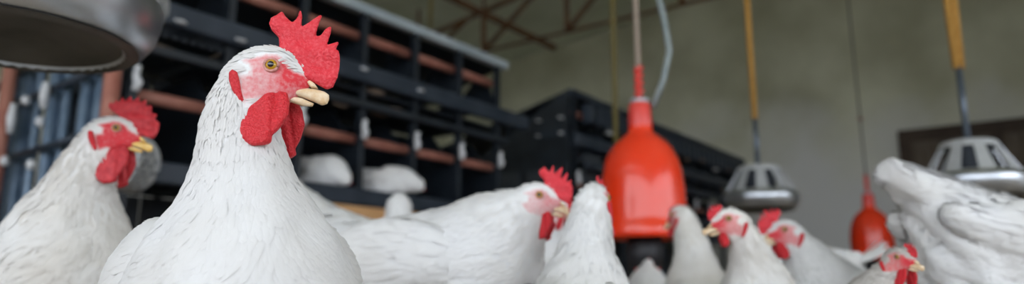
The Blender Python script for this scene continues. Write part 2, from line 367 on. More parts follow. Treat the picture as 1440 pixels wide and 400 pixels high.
# ------------------------------------------------------------------ drinkers and feeders
def ceil_at(p): return roofz(p.x) - 0.01
def drinker(p, label, hose, rope):
    t = thing('bell_drinker', label, 'drinker', p)
    lathe('bell', 'drinker_red', t, [(0.10, 0.03), (0.148, 0.012), (0.158, 0.0), (0.164, 0.004), (0.166, 0.02), (0.163, 0.045), (0.157, 0.058), (0.155, 0.075), (0.156, 0.13), (0.154, 0.18), (0.148, 0.235), (0.137, 0.285),
                                     (0.12, 0.325), (0.098, 0.355), (0.072, 0.378), (0.052, 0.392), (0.045, 0.405), (0.0445, 0.42)], 56)
    lathe('neck', 'drinker_pink', t, [(0.0445, 0.415), (0.044, 0.45), (0.040, 0.505), (0.036, 0.512), (0.0, 0.512)], 32)
    lathe('collar', 'galv', t, [(0.0, 0.510), (0.034, 0.512), (0.035, 0.527), (0.0, 0.53)], 24)
    pts = [(0.009*math.cos(a), 0.009*math.sin(a), 0.53+0.135*a/(9*PI)) for a in np.linspace(0, 9*PI, 70)]
    link('spring', tube_me(pts, 0.010, 8), 'drinker_pink', t)
    lathe('ballast', 'dark_plastic', t, [(0.0, -0.12), (0.06, -0.115), (0.066, -0.05), (0.06, 0.05), (0.0, 0.055)], 28)
    top = ceil_at(p) - p.z
    tube('cord', rope, t, [(0, 0, 0.65), (-0.012, -0.008, top)], 0.011 if hose else 0.006, 8)
    if hose:
        q = [Vector((0.035, 0.04, 0.50)), Vector((0.075, 0.055, 0.60)), Vector((0.10, 0.07, 0.72)), Vector((0.088, 0.06, 0.85)), Vector((0.06, 0.05, 1.0)), Vector((0.05, 0.04, 1.4)), Vector((0.04, 0.03, top))]
        tube('hose', 'hose', t, q, 0.012, 8)
    return t
pd_ = at(906, 337, 2.6)
drinker(pd_, 'large red bell drinker hanging in the middle of the flock', True, 'rope_beige')
d2 = drinker(at(1229, 366, 5.5), 'small distant red bell drinker hanging near the back wall', False, 'string_grey')
link('cord_clip', clump(0.022), 'red_pipe', d2).location = (0, 0, 1.12)

rib_me = {}
def feeder(p, label, straps, rope_z, tilt=(0, 0, 0)):
    t = thing('hanging_feeder', label, 'feeder', p, 0, 'hanging metal feeders'); t.rotation_euler = tilt
    lathe('pan', 'aluminium', t, [(0.142, 0.008), (0.150, 0.0), (0.172, 0.008), (0.188, 0.03), (0.194, 0.055), (0.195, 0.075), (0.190, 0.085), (0.180, 0.09), (0.176, 0.10), (0.168, 0.103), (0.10, 0.10), (0.0, 0.10)], 56)
    lathe('pan_underside', 'pan_under_shade', t, [(0.0, 0.034), (0.09, 0.030), (0.135, 0.018), (0.150, -0.0008), (0.166, 0.0030)], 48)
    lathe('top_cap', 'alu_light', t, [(0.112, 0.205), (0.108, 0.22), (0.098, 0.232), (0.085, 0.236), (0.02, 0.24), (0.0, 0.24)], 48)
    if 'r' not in rib_me:
        a0, a1, n = -0.17, 0.17, 4; V = []
        for off in (0.0, -0.006):
            for r, z in ((0.176, 0.098), (0.112, 0.208)):
                for k in range(n+1):
                    a = a0 + (a1-a0)*k/n; V.append(((r+off)*math.cos(a), (r+off)*math.sin(a), z))
        m = n+1; Fc = []
        for k in range(n):
            Fc += [(k, k+1, m+k+1, m+k), (2*m+k+1, 2*m+k, 3*m+k, 3*m+k+1)]
        Fc += [(0, m, 3*m, 2*m), (n, 2*m+n, 3*m+n, m+n)]
        rib_me['r'] = pd('rib', V, Fc); rib_me['r'].materials.append(MATS['alu_light'])
    for k in range(9): share('rib', rib_me['r'], t, Matrix.Rotation(2*PI*k/9+0.2, 4, 'Z'))
    lathe('feed_tube', 'dusty_panel', t, [(0.085, 0.10), (0.085, 0.235)], 24)
    top = ceil_at(p) - p.z - 0.02
    tube('rod', 'rod', t, [(0, 0, 0.235), (0, 0, rope_z)], 0.013, 8)
    for k in range(straps):
        dx = (k-(straps-1)/2)*0.03
        tube('rope', 'rope_yellow', t, [(dx*0.6, dx*0.4, rope_z-0.01), (dx, dx*0.7, rope_z+0.5), (dx*1.1, dx*0.8, top)], 0.014 if straps > 1 else 0.016, 8)
    return t
feeder(at(1070, 297, 3.7), 'hanging metal feeder in front of the bare wall, farther from the camera', 1, 0.50)
feeder(at(1371, 279, 2.9), 'hanging metal feeder in front of the wooden door', 2, 0.56)
feeder(at(18, 62, 1.05), 'near hanging metal feeder seen from below in the top corner', 1, 0.6)
# loose ropes that hang from the roof
def rope(name, x, y, d, r, m, label, zb=None):
    p = at(x, y, d); z = p.z if zb is None else zb
    o = link(name, tube_me([(p.x, p.y, z), (p.x+.01, p.y, (z+roofz(p.x))/2), (p.x, p.y, roofz(p.x)-.01)], r, 8), m); tag(o, label, 'rope')
rope('hanging_rope', 866, 200, 4.3, 0.016, 'rope_olive', 'dull yellow rope hanging just left of the large red drinker')
rope('hanging_rope', 605, 40, 6.2, 0.018, 'rope_olive', 'yellow rope hanging under the roof above the near nest row')

# ------------------------------------------------------------------ implicit surfaces
def surface_nets(ax, ay, az, V):
    s = V < 0
    c = np.zeros(tuple(n-1 for n in V.shape), np.int8)
    for i in (0, 1):
        for j in (0, 1):
            for k in (0, 1):
                c += s[i:V.shape[0]-1+i, j:V.shape[1]-1+j, k:V.shape[2]-1+k]
    act = (c > 0) & (c < 8); I, J, K = np.nonzero(act)
    idx = -np.ones(act.shape, np.int64); idx[I, J, K] = np.arange(len(I))
    pos = np.zeros((len(I), 3)); cnt = np.zeros(len(I))
    cr = [(i, j, k) for i in (0, 1) for j in (0, 1) for k in (0, 1)]
    for a in range(8):
        for b in range(a+1, 8):
            A, B = cr[a], cr[b]
            if sum(abs(A[q]-B[q]) for q in range(3)) != 1: continue
            va = V[I+A[0], J+A[1], K+A[2]]; vb = V[I+B[0], J+B[1], K+B[2]]
            m = (va < 0) != (vb < 0); t = np.where(m, va/np.where(m, va-vb, 1), 0)
            pa = np.stack([ax[I+A[0]], ay[J+A[1]], az[K+A[2]]], 1); pb = np.stack([ax[I+B[0]], ay[J+B[1]], az[K+B[2]]], 1)
            pos += np.where(m[:, None], pa+(pb-pa)*t[:, None], 0); cnt += m
    pos /= cnt[:, None]
    Q = []
    def quads(sa, sb, f):
        m = sa != sb; P = np.nonzero(m); q = f(*P); fl = sa[P]
        q[~fl] = q[~fl][:, ::-1]; Q.append(q)
    quads(s[:-1, 1:-1, 1:-1], s[1:, 1:-1, 1:-1], lambda i, j, k: np.stack([idx[i, j, k], idx[i, j+1, k], idx[i, j+1, k+1], idx[i, j, k+1]], 1))
    quads(s[1:-1, :-1, 1:-1], s[1:-1, 1:, 1:-1], lambda i, j, k: np.stack([idx[i, j, k], idx[i, j, k+1], idx[i+1, j, k+1], idx[i+1, j, k]], 1))
    quads(s[1:-1, 1:-1, :-1], s[1:-1, 1:-1, 1:], lambda i, j, k: np.stack([idx[i, j, k], idx[i+1, j, k], idx[i+1, j+1, k], idx[i, j+1, k]], 1))
    F = np.concatenate(Q)
    F = F[(F >= 0).all(1)]
    return pos, F
def np_mesh(name, v, f):
    me = bpy.data.meshes.new(name); n, m = len(v), len(f); k = f.shape[1]
    me.vertices.add(n); me.vertices.foreach_set('co', np.asarray(v, np.float32).ravel())
    me.loops.add(m*k); me.loops.foreach_set('vertex_index', np.asarray(f, np.int32).ravel())
    me.polygons.add(m); me.polygons.foreach_set('loop_start', np.arange(0, m*k, k, dtype=np.int32))
    me.polygons.foreach_set('use_smooth', np.ones(m, bool)); me.update(calc_edges=True); return me
def smin(a, b, k):
    h = np.maximum(k-np.abs(a-b), 0)/k
    return np.minimum(a, b) - h*h*k*0.25
def smax(a, b, k): return -smin(-a, -b, k)
def sd_ell(P, c, r, M=None):
    d = [P[q]-c[q] for q in range(3)]
    if M is not None: d = [d[0]*M[0][q]+d[1]*M[1][q]+d[2]*M[2][q] for q in range(3)]
    k0 = np.sqrt(sum((d[q]/r[q])**2 for q in range(3))); k1 = np.sqrt(sum((d[q]/r[q]**2)**2 for q in range(3)))
    return k0*(k0-1)/np.maximum(k1, 1e-6)
def sd_cap(P, a, b, ra, rb):
    ab = [b[q]-a[q] for q in range(3)]; L = max(sum(x*x for x in ab), 1e-9)
    t = np.clip(sum((P[q]-a[q])*ab[q] for q in range(3))/L, 0, 1)
    return np.sqrt(sum((P[q]-a[q]-t*ab[q])**2 for q in range(3))) - (ra+(rb-ra)*t)
def sd_poly(X, Z, poly):
    d = np.full(X.shape, 1e9); s = np.ones(X.shape); n = len(poly); j = n-1
    for i in range(n):
        (xi, zi), (xj, zj) = poly[i], poly[j]
        ex, ez = xj-xi, zj-zi; wx, wz = X-xi, Z-zi
        t = np.clip((wx*ex+wz*ez)/(ex*ex+ez*ez+1e-12), 0, 1)
        d = np.minimum(d, (wx-ex*t)**2+(wz-ez*t)**2)
        c1, c2, c3 = Z >= zi, Z < zj, ex*wz > ez*wx
        s = np.where((c1 & c2 & c3) | (~c1 & ~c2 & ~c3), -s, s); j = i
    return s*np.sqrt(d)
HS = 0.0007                                  # metres per traced unit on the head
def hp(pts): return [((x-388)*HS/0.94, (100-y)*HS*1.02) for x, y in pts]
def plate(poly, th, vox, k=0.004, wave=None):
    """rounded solid with a traced outline; th(X, Z) is its half thickness"""
    xs = [p[0] for p in poly]; zs = [p[1] for p in poly]; mg = 4*vox
    ax = np.arange(min(xs)-mg, max(xs)+mg, vox); az = np.arange(min(zs)-mg, max(zs)+mg, vox)
    ay = np.arange(-0.016, 0.0161, vox)
    X, Z = np.meshgrid(ax, az, indexing='ij'); d2 = sd_poly(X, Z, poly)[:, None, :]; T = th(X, Z)[:, None, :]
    Y = ay[None, :, None]; wv = wave(X, Z)[:, None, :] if wave else 0
    return surface_nets(ax, ay, az, smax(d2, np.abs(Y-wv)-T, k))
COMB = hp([(391, 72), (388, 52), (378, 42), (374, 32), (376, 22), (384, 18), (390, 11), (394, 15), (399, 22), (405, 27), (410, 18), (412, 10), (416, 9), (418, 15), (418, 27), (419, 32), (428, 26), (437, 19), (443, 14),
           (445, 18), (442, 32), (438, 47), (443, 46), (449, 38), (456, 32), (459, 35), (458, 45), (453, 60), (460, 57), (467, 53), (469, 58), (466, 67), (470, 69), (472, 80), (471, 95), (469, 108), (463, 121),
           (455, 125), (447, 121), (438, 116), (426, 112), (414, 106), (404, 98), (396, 85)])
COMB_B = hp([(395, 80), (380, 62), (366, 54), (358, 44), (360, 32), (368, 34), (374, 24), (380, 30), (386, 16), (393, 27), (402, 10), (408, 25), (419, 11), (424, 28), (438, 20), (439, 37), (452, 35), (450, 52),
             (464, 56), (459, 68), (470, 78), (468, 95), (464, 108), (458, 116), (445, 114), (430, 111), (412, 104), (402, 95)])
WATT = hp([(402, 136), (386, 144), (372, 160), (365, 178), (365, 194), (372, 206), (384, 213), (397, 211), (406, 206), (405, 198), (413, 185), (419, 168), (417, 150), (412, 138)])
EARL = hp([(340, 116), (344, 111), (350, 114), (354, 126), (357, 140), (361, 152), (358, 158), (353, 152), (346, 140), (341, 127)])
BEAK_U = hp([(408, 124), (424, 123), (440, 124), (452, 127), (459, 132), (460, 139), (457, 146), (450, 148), (440, 143), (425, 137), (408, 133)])
BEAK_L = hp([(408, 135), (424, 138), (440, 145), (438, 150), (424, 149), (408, 143)])
NOST = hp([(428, 116), (434, 113), (440, 118), (444, 124), (436, 124)])
def comb_th(X, Z): return np.clip(0.0062 - 0.00007*(np.hypot(X-0.02, Z-0.0)/HS), 0.0016, 0.0062)
PART = {}
def mk_parts():
    for q, (pl, nm) in enumerate(((COMB, 'comb_a'), (COMB_B, 'comb_b'))):
        PART[nm] = np_mesh(nm, *plate(pl, comb_th, 0.0011, 0.004, lambda X, Z: 0.0018*np.sin(X*160+Z*90)+0.0012*np.sin(Z*240)))
    wt = lambda X, Z: 0.0046 + 0.0022*np.exp(-((X-0.006+(Z+.05)*0.25)/0.006)**2) - 0.0022*np.exp(-((X-0.0105+(Z+.05)*0.1)/0.0022)**2)
    PART['wattle'] = np_mesh('wattle', *plate(WATT, wt, 0.0012, 0.006))
    PART['earlobe'] = np_mesh('earlobe', *plate(EARL, lambda X, Z: np.full(X.shape, 0.0036), 0.0011, 0.004))
    bt = lambda X, Z: np.clip(0.0085 - 0.0058*(X-0.015)/0.038 + 0.12*np.minimum(0, -(Z+0.012)-0.012)*0 - np.maximum(Z+0.021, 0)*0.5, 0.0022, 0.009)
    PART['beak_u'] = np_mesh('upper_beak', *plate(BEAK_U, bt, 0.0011, 0.005))
    PART['beak_l'] = np_mesh('lower_beak', *plate(BEAK_L, lambda X, Z: bt(X, Z)*0.6, 0.0011, 0.004))
    PART['nostril'] = np_mesh('nostril_flap', *plate(NOST, lambda X, Z: np.full(X.shape, 0.0060), 0.0009, 0.003))
    bm = bmesh.new(); bmesh.ops.create_uvsphere(bm, u_segments=24, v_segments=16, radius=0.0052); me = bpy.data.meshes.new('eye'); bm.to_mesh(me); bm.free(); PART['eye'] = me
    PART['pupil'] = lathe_me([(0.0, 0.0057), (0.0012, 0.0056), (0.0022, 0.0052), (0.0025, 0.0046)], 20)
    PART['lid'] = tube_me([(0.0056*math.cos(a), 0.0050*math.sin(a), 0.0024) for a in np.linspace(0, 2*PI, 29)], 0.0012, 6, False)
    # leg: shank, three toes forward and one back, in one mesh, hip at the top
    bm = bmesh.new()
    bm.from_mesh(tube_me([(0.0, 0, 0.17), (-0.004, 0, 0.12), (-0.006, 0, 0.10), (0.002, 0, 0.018)], [0.013, 0.012, 0.0095, 0.0085], 10))
    for a, l in ((0.45, 0.055), (0.0, 0.065), (-0.45, 0.055), (PI, 0.03)):
        bm.from_mesh(tube_me([(0.0, 0, 0.018), (l*0.4*math.cos(a), l*0.4*math.sin(a), 0.012), (l*0.85*math.cos(a), l*0.85*math.sin(a), 0.007), (l*math.cos(a)*1.1, l*math.sin(a)*1.1, 0.003)], [0.009, 0.0075, 0.006, 0.002], 8))
    me = bpy.data.meshes.new('leg'); bm.to_mesh(me); bm.free(); PART['leg'] = me; me.polygons.foreach_set('use_smooth', [True]*len(me.polygons))
    # tail feather: a long curved vane with a shaft ridge
    V, Fc = [], []; n = 9
    for sd in (0, 1):
        for i in range(n):
            u = i/(n-1); hw = 0.021*(math.sin(PI*min(u*0.93+0.07, 1.0))**0.55)*(1-0.25*u); x = -0.15*u; z = 0.03*u*u
            for wy in (-1, -0.5, 0, 0.5, 1): V.append((x, wy*hw, z + 0.003*(1-abs(wy)) - (0.0016 if sd else 0)))
    for sd in (0, 1):
        o = sd*n*5
        for i in range(n-1):
            for k in range(4):
                q = (o+i*5+k, o+i*5+k+1, o+(i+1)*5+k+1, o+(i+1)*5+k); Fc.append(q if sd == 0 else q[::-1])
    PART['tail'] = pd('tail_feather', V, Fc); PART['tail'].polygons.foreach_set('use_smooth', [True]*len(Fc))
mk_parts()
def rz(a): return np.array([[math.cos(a), -math.sin(a), 0], [math.sin(a), math.cos(a), 0], [0, 0, 1]])
def ry(a): return np.array([[math.cos(a), 0, math.sin(a)], [0, 1, 0], [-math.sin(a), 0, math.cos(a)]])
FACE = hp([(350, 94), (366, 89), (380, 84), (392, 84), (404, 91), (413, 103), (424, 107), (446, 114), (446, 130), (436, 150), (408, 152), (392, 150), (376, 146), (362, 156), (354, 140), (352, 120), (364, 116), (364, 103)])
def axis(lo, hi, flo, fhi, c, f):
    out = [lo]
    while out[-1] < hi:
        x = out[-1]; d = max(flo-x, x-fhi, 0.0); out.append(x + min(c, f + d*0.25))
    return np.array(out)
MESHCACHE = {}
def pmesh(key, m):
    """shared copy of a part mesh with a material"""
    if (key, m) not in MESHCACHE:
        me = PART[key].copy(); me.materials.clear(); me.materials.append(MATS[m]); MESHCACHE[(key, m)] = me
        me.polygons.foreach_set('use_smooth', [True]*len(me.polygons))
    return MESHCACHE[(key, m)]
def blades(pts, nrm, flow, L, W, lift, bvh, jit=0.25):
    """thin curved feather vanes that lie along the plumage"""
    V, Fc, NS = [], [], []
    for i in range(len(pts)):
        p = Vector(pts[i]); n = Vector(nrm[i]); f = Vector(flow[i]); f = f - n*f.dot(n)
        if f.length < 0.15: continue
        f.normalize(); sdir = n.cross(f); f = (f + sdir*random.gauss(0, jit)).normalized(); sdir = n.cross(f)
        l, ww = L[i]*random.uniform(0.75, 1.25), W[i]*random.uniform(0.8, 1.2)
        m1 = bvh.find_nearest(p + f*l*0.45); m2 = bvh.find_nearest(p + f*l)
        if m1[0] is None or m2[0] is None: continue
        lf = lift*random.uniform(0.4, 1.6); roll = random.gauss(0, 0.10)
        c1 = m1[0] + m1[1]*lf*0.8; c2 = m2[0] + m2[1]*lf*1.3; c3 = c2 + (c2-c1)*0.25
        s1 = (sdir + m1[1]*roll)*ww; b = len(V)
        V += [p - n*0.001, c1 - s1 - m1[1]*0.0006, c1 + m1[1]*0.0008, c1 + s1 - m1[1]*0.0006, c2 - s1*0.62, c2 + m2[1]*0.0006, c2 + s1*0.62, c3]
        NS += [n, m1[1] - sdir*0.24, m1[1], m1[1] + sdir*0.24, m2[1] - sdir*0.24 + f*0.12, m2[1] + f*0.12, m2[1] + sdir*0.24 + f*0.12, m2[1] + f*0.25]
        Fc += [(b, b+1, b+2), (b, b+2, b+3), (b+1, b+4, b+5), (b+1, b+5, b+2), (b+2, b+5, b+6), (b+2, b+6, b+3), (b+4, b+7, b+5), (b+5, b+7, b+6)]
    me = bpy.data.meshes.new('plumage'); me.from_pydata(V, [], Fc); me.update()
    me.polygons.foreach_set('use_smooth', [True]*len(me.polygons)); me.normals_split_custom_set_from_vertices([q.normalized() for q in NS]); return me
def sample(me, n, rng):
    me.calc_loop_triangles(); T = np.empty(len(me.loop_triangles)*3, np.int32); me.loop_triangles.foreach_get('vertices', T); T = T.reshape(-1, 3)
    co = np.empty(len(me.vertices)*3, np.float32); me.vertices.foreach_get('co', co); co = co.reshape(-1, 3)
    nr = np.empty(len(me.vertices)*3, np.float32); me.vertices.foreach_get('normal', nr); nr = nr.reshape(-1, 3)
    A = np.linalg.norm(np.cross(co[T[:, 1]]-co[T[:, 0]], co[T[:, 2]]-co[T[:, 0]]), axis=1); A = A/A.sum()
    k = rng.choice(len(T), n, p=A); u = rng.random((n, 2)); fl = u.sum(1) > 1; u[fl] = 1-u[fl]
    w0 = 1-u.sum(1)
    P = co[T[k, 0]]*w0[:, None]+co[T[k, 1]]*u[:, :1]+co[T[k, 2]]*u[:, 1:]; N = nr[T[k, 0]]*w0[:, None]+nr[T[k, 1]]*u[:, :1]+nr[T[k, 2]]*u[:, 1:]
    return P, N/np.linalg.norm(N, axis=1)[:, None], T[k, 0]

def bird(label, eye, fb, fh, name='white_chicken', hpitch=0.0, hroll=0.0, s=1.0, zt=0.27, pitch=0.5, ax_=0.10, ay_=0.0, neck=(0.070, 0.046, 0.028), hs=1.0, comb='comb_a', cs=1.0, ws=1.0,
         tone='white', vox=0.0065, fvox=0.003, nb=5000, tail_up=0.5, tail_n=9, tail_s=1.0, bl=1.0, cmat='comb_red', beakm='beak', bend=0.0, lift=0.0016, fluff=0.0, wing_out=0.0, kv=(0.55, 0.6), wing_z=0.0, legs=True, sitz=0.0, wtilt=0.3, wy_=0.0145, lobe=0.0, kn=0.05, face=1.0, rough=0.002):
    """a standing bird: fb / fh are the headings of body and head (degrees, 0 = along the picture to the right, -90 = towards the camera)"""
    rng = np.random.default_rng(sum(map(ord, label)))
    yb = YAW + math.radians(fb); rel = math.radians(fh-fb)
    H = rz(rel) @ ry(-hpitch) @ np.array([[1, 0, 0], [0, math.cos(hroll), -math.sin(hroll)], [0, math.sin(hroll), math.cos(hroll)]])
    off = H @ (np.array([-0.026, 0, -0.018])*hs)                       # head centre -> top of the neck
    E = np.array([ax_, ay_, eye.z - sitz]) - off; E[2] = eye.z - sitz              # eye point in the bird frame
    A = E + off
    TR = ry(-pitch); C0 = np.array([0, 0, zt])
    def T(p): return C0 + TR @ (np.array(p)*s)
    nbase = T((0.095, 0, 0.035)); dirn = TR @ np.array([math.cos(kv[0]+0.6), 0, math.sin(kv[0]+0.6)])
    Lc = np.linalg.norm(A-nbase)
    P1 = nbase + dirn*Lc*0.4; P2 = A - (H @ np.array([0.25, 0, 0.85]))*Lc*0.35
    B = [(1-u)**3*nbase + 3*u*(1-u)**2*P1 + 3*u*u*(1-u)*P2 + u**3*A for u in np.linspace(0, 1, 8)]
    rr = [float(np.interp(u, (0, 0.5, 1), (neck[0]*s, neck[1], neck[2]*hs))) for u in np.linspace(0, 1, 8)]
    lo = np.array([min(-(0.33+lobe)*s, E[0]-0.08), -0.17*s, 0.05]); hi = np.array([max(0.22*s, E[0]+0.10), 0.17*s, max(E[2]+0.05, zt+(0.24+lobe)*s)])
    lo[1] = min(lo[1], E[1]-0.06); hi[1] = max(hi[1], E[1]+0.06); lo[2] = min(lo[2], E[2]-0.06, zt-0.25*s)
    fr = 0.05*hs
    gx = axis(lo[0], hi[0], E[0]-fr, E[0]+fr, vox, fvox); gy = axis(lo[1], hi[1], E[1]-fr*0.6, E[1]+fr*0.6, vox, fvox); gz = axis(lo[2], hi[2], E[2]-fr, E[2]+fr*0.8, vox, fvox)
    P = [gx[:, None, None], gy[None, :, None], gz[None, None, :]]
    d = sd_ell(P, T((-0.02, 0, 0)), np.array((0.185, 0.102, 0.108))*s, TR)
    d = smin(d, sd_ell(P, T((0.075, 0, -0.015)), np.array((0.10, 0.096, 0.105))*s, TR), 0.05)
    d = smin(d, sd_ell(P, T((-0.15, 0, 0.02)), np.array((0.085, 0.075+fluff, 0.07+fluff))*s, TR), 0.05)
    d = smin(d, sd_cap(P, T((-0.17, 0, 0.045)), T((-0.245, 0, 0.045+0.06*math.sin(tail_up)+0.02)), 0.05*s, 0.022*s), 0.05)
    d = smin(d, sd_ell(P, T((-0.10, 0, -0.055)), np.array((0.10, 0.085+fluff, 0.075))*s, TR), 0.05)
    if lobe:
        d = smin(d, sd_cap(P, T((-0.18, 0, 0.04)), T((-0.235-lobe*math.cos(tail_up), 0, 0.05+lobe*math.sin(tail_up)+0.02)), 0.050*s, 0.025*s), 0.03)
    for sg in (-1, 1):
        a = T((-0.03, 0.06*sg, -0.05)); d = smin(d, sd_cap(P, a, np.array([0.005, 0.06*s*sg, max(0.145, zt-0.16)]), 0.06*s, 0.02), 0.04)
    dn = None
    for i in range(7):
        c = sd_cap(P, B[i], B[i+1], rr[i], rr[i+1]); dn = c if dn is None else np.minimum(dn, c)
    d = smin(d, dn, kn)
    HP = [sum((P[q]-E[q])*H[q][k] for q in range(3))/hs for k in range(3)]      # head-local coordinates
    h = sd_ell(HP, (-0.008, 0, -0.001), (0.031, 0.0175, 0.0245))
    h = smin(h, sd_ell(HP, (0.014, 0, -0.009), (0.021, 0.0115, 0.0165)), 0.010)
    h = smin(h, sd_ell(HP, (-0.002, 0, -0.022), (0.022, 0.0135, 0.014)), 0.010)
    h = smin(h, sd_ell(HP, (-0.004, 0, 0.010), (0.022, 0.0180, 0.0075)), 0.006)         # brow
    d = smin(d, h*hs, 0.014*hs)
    if rough:                                    # soft unevenness of the plumage away from the head
        far = np.clip((np.sqrt(sum((P[q]-E[q])**2 for q in range(3)))-0.06)/0.08, 0, 1)
        d = d + rough*far*(np.sin(P[0]*70+P[2]*35)*np.sin(P[1]*62-P[2]*20+1)+0.6*np.sin(P[2]*95+P[0]*40)*np.sin(P[1]*110+P[0]*60))
    v, f = surface_nets(gx, gy, gz, d)
    me = np_mesh('body', v, f)
    hv = (v-E) @ H/hs
    sk = np.clip(0.5 - sd_poly(hv[:, 0], hv[:, 2], FACE)/0.006, 0, 1)*np.where((np.abs(hv[:, 1]) > 0.004) | (hv[:, 0] > 0.012), 1, 0)
    near = np.linalg.norm(hv, axis=1) < 0.055; sk = np.where(near, sk, 0)
    cheek = np.clip((hv[:, 0]+0.004)/0.02, 0, 1)*np.clip((hv[:, 2]+0.034)/0.02, 0, 1); sk = sk*np.clip((0.66+0.34*cheek)*face, 0, 1)
    at_ = me.attributes.new('skin', 'FLOAT', 'POINT'); at_.data.foreach_set('value', sk.astype(np.float32))
    me.materials.append(MATS['body_'+tone])
    # root at the bird's feet
    Rw = rz(yb); loc = Vector(np.array(eye) - Rw @ E); loc.z = sitz
    root = thing(name, label, 'chicken', loc, yb, 'white chickens in the house')
    body = bpy.data.objects.new('body', me); COL.objects.link(body); body.parent = root
    M4 = Matrix.Identity(4)
    for a in range(3):
        for b in range(3): M4[a][b] = H[a][b]*hs
        M4[a][3] = E[a]
    # wings
    wbm = []
    for sg in (-1, 1):
        wy = 0.088+wing_out
        wax = np.arange(-0.25*s, 0.16*s, 0.006); way = np.arange(-0.05, 0.0501, 0.005); waz = np.arange(-0.13*s, 0.11*s, 0.006)
        WP = [wax[:, None, None], way[None, :, None], waz[None, None, :]]
        wd = sd_ell(WP, (0.0, 0, 0.005), np.array((0.115, 0.034, 0.072))*s)
        wd = smin(wd, sd_cap(WP, (0.04*s, 0, 0), (-0.19*s, -0.022*sg, -0.012*s), 0.035*s, 0.008*s), 0.04)
        wd = smin(wd, sd_ell(WP, (-0.07*s, -0.012*sg, -0.012*s), np.array((0.13, 0.016, 0.036))*s), 0.03)
        wv, wf_ = surface_nets(wax, way, waz, wd)
        Mw = TR @ rz(sg*-0.10) @ ry(0.12)
        wv = wv @ Mw.T + T((-0.035, sg*wy, 0.018+wing_z))
        wm = np_mesh('wing', wv, wf_); wm.materials.append(MATS['feather_'+tone])
        o = bpy.data.objects.new('wing', wm); COL.objects.link(o); o.parent = root; wbm.append(wm)
    # plumage
    def flow_of(Pq, Nq):
        wn = np.clip((np.array([np.dot(p-nbase, dirn) for p in Pq])+0.02)/0.09, 0, 1)[:, None]
        back = TR @ np.array([-1, 0, -0.18]); nk = (nbase-A)/np.linalg.norm(nbase-A)
        return wn*nk + (1-wn)*back
    if nb:
        Pq, Nq, vi = sample(me, nb, rng); keep = sk[vi] < 0.12
        hd = np.linalg.norm((Pq-E), axis=1); keep &= (hd > 0.016*hs) & (Pq[:, 2] > 0.12)
        Pq, Nq, hd = Pq[keep], Nq[keep], hd[keep]
        fl = flow_of(Pq, Nq)
        hfar = np.clip((hd-0.03)/0.15, 0, 1); Ls = (0.010+0.022*hfar)*bl; Ws = (0.0014+0.0036*hfar**1.5)*bl
        inhead = hd < 0.045
        if inhead.any(): fl[inhead] = (H @ np.array([-1, 0, -0.3]))
        bvh = BVHTree.FromPolygons([Vector(q) for q in v], [tuple(q) for q in f.tolist()])
        o = link('plumage', blades(Pq, Nq, fl, Ls, Ws, lift, bvh), 'feather_'+tone, body); o['kind'] = 'stuff'
        for wm, ob in zip(wbm, [c for c in COL.objects if c.parent == root and c.name.startswith('wing')]):
            Pq, Nq, vi = sample(wm, nb//6, rng); fl = np.tile(TR @ np.array([-1, 0, -0.10]), (len(Pq), 1))
            n_ = len(Pq); wv_ = np.empty(len(wm.vertices)*3, np.float32); wm.vertices.foreach_get('co', wv_); wv_ = wv_.reshape(-1, 3)
            bv = BVHTree.FromPolygons([Vector(q) for q in wv_], [tuple(p.vertices) for p in wm.polygons])
            q = link('wing_feathers', blades(Pq, Nq, fl, np.full(n_, 0.042*bl), np.full(n_, 0.0075*bl), lift*1.4, bv, 0.12), 'feather_'+tone, ob); q['kind'] = 'stuff'
    # head furniture
    def surf_y(x, z):
        q = (np.hypot(hv[:, 0]-x, hv[:, 2]-z) < 0.004) & near
        return float(np.abs(hv[q, 1]).max()) if q.any() else 0.02
    ey, ly = surf_y(0, 0), surf_y(-0.026, -0.024)
    cM = M4 @ Matrix.Translation((0.0, 0, -0.003)) @ Matrix.Diagonal((cs, cs, cs, 1)) if cs != 1 else M4
    if cs != 1:
        piv = Vector((0.022, 0, 0.008)); cM = M4 @ Matrix.Translation(piv) @ Matrix.Diagonal((cs, 0.5+cs/2, cs, 1)) @ Matrix.Translation(-piv)
    share('comb', pmesh(comb, cmat), root, cM)
    wp = Vector((0.014, 0, -0.028))
    for sg in (-1, 1):
        share('wattle', pmesh('wattle', 'wattle_red' if cmat == 'comb_red' else 'comb_dark'), root, M4 @ Matrix.Translation(wp + Vector((0, sg*wy_, 0))) @ Matrix.Diagonal((ws, 1, ws*1.1, 1)) @ Matrix.Rotation(sg*wtilt, 4, 'X') @ Matrix.Translation(-wp))
        if face > 0.5: share('earlobe', pmesh('earlobe', 'wattle_red'), root, M4 @ Matrix.Translation((0, sg*(ly+0.0008), 0)))
        e = share('eye', pmesh('eye', 'iris'), root, M4 @ Matrix.Translation((0.0, sg*(ey-0.0020), 0.0005)) @ Matrix.Scale(1.2, 4) @ Matrix.Rotation(-sg*PI/2, 4, 'X') @ Matrix.Rotation(0.0, 4, 'Y'))
        share('pupil', pmesh('pupil', 'pupil'), e); share('eyelid', pmesh('lid', 'eyelid'), e)
    b = share('upper_beak', pmesh('beak_u', beakm), root, M4); share('lower_beak', pmesh('beak_l', beakm), root, M4); share('nostril_flap', pmesh('nostril', beakm), b)
    # tail feathers fanned from the rump, legs
    tb = T((-0.225, 0, 0.055+0.04*math.sin(tail_up)))
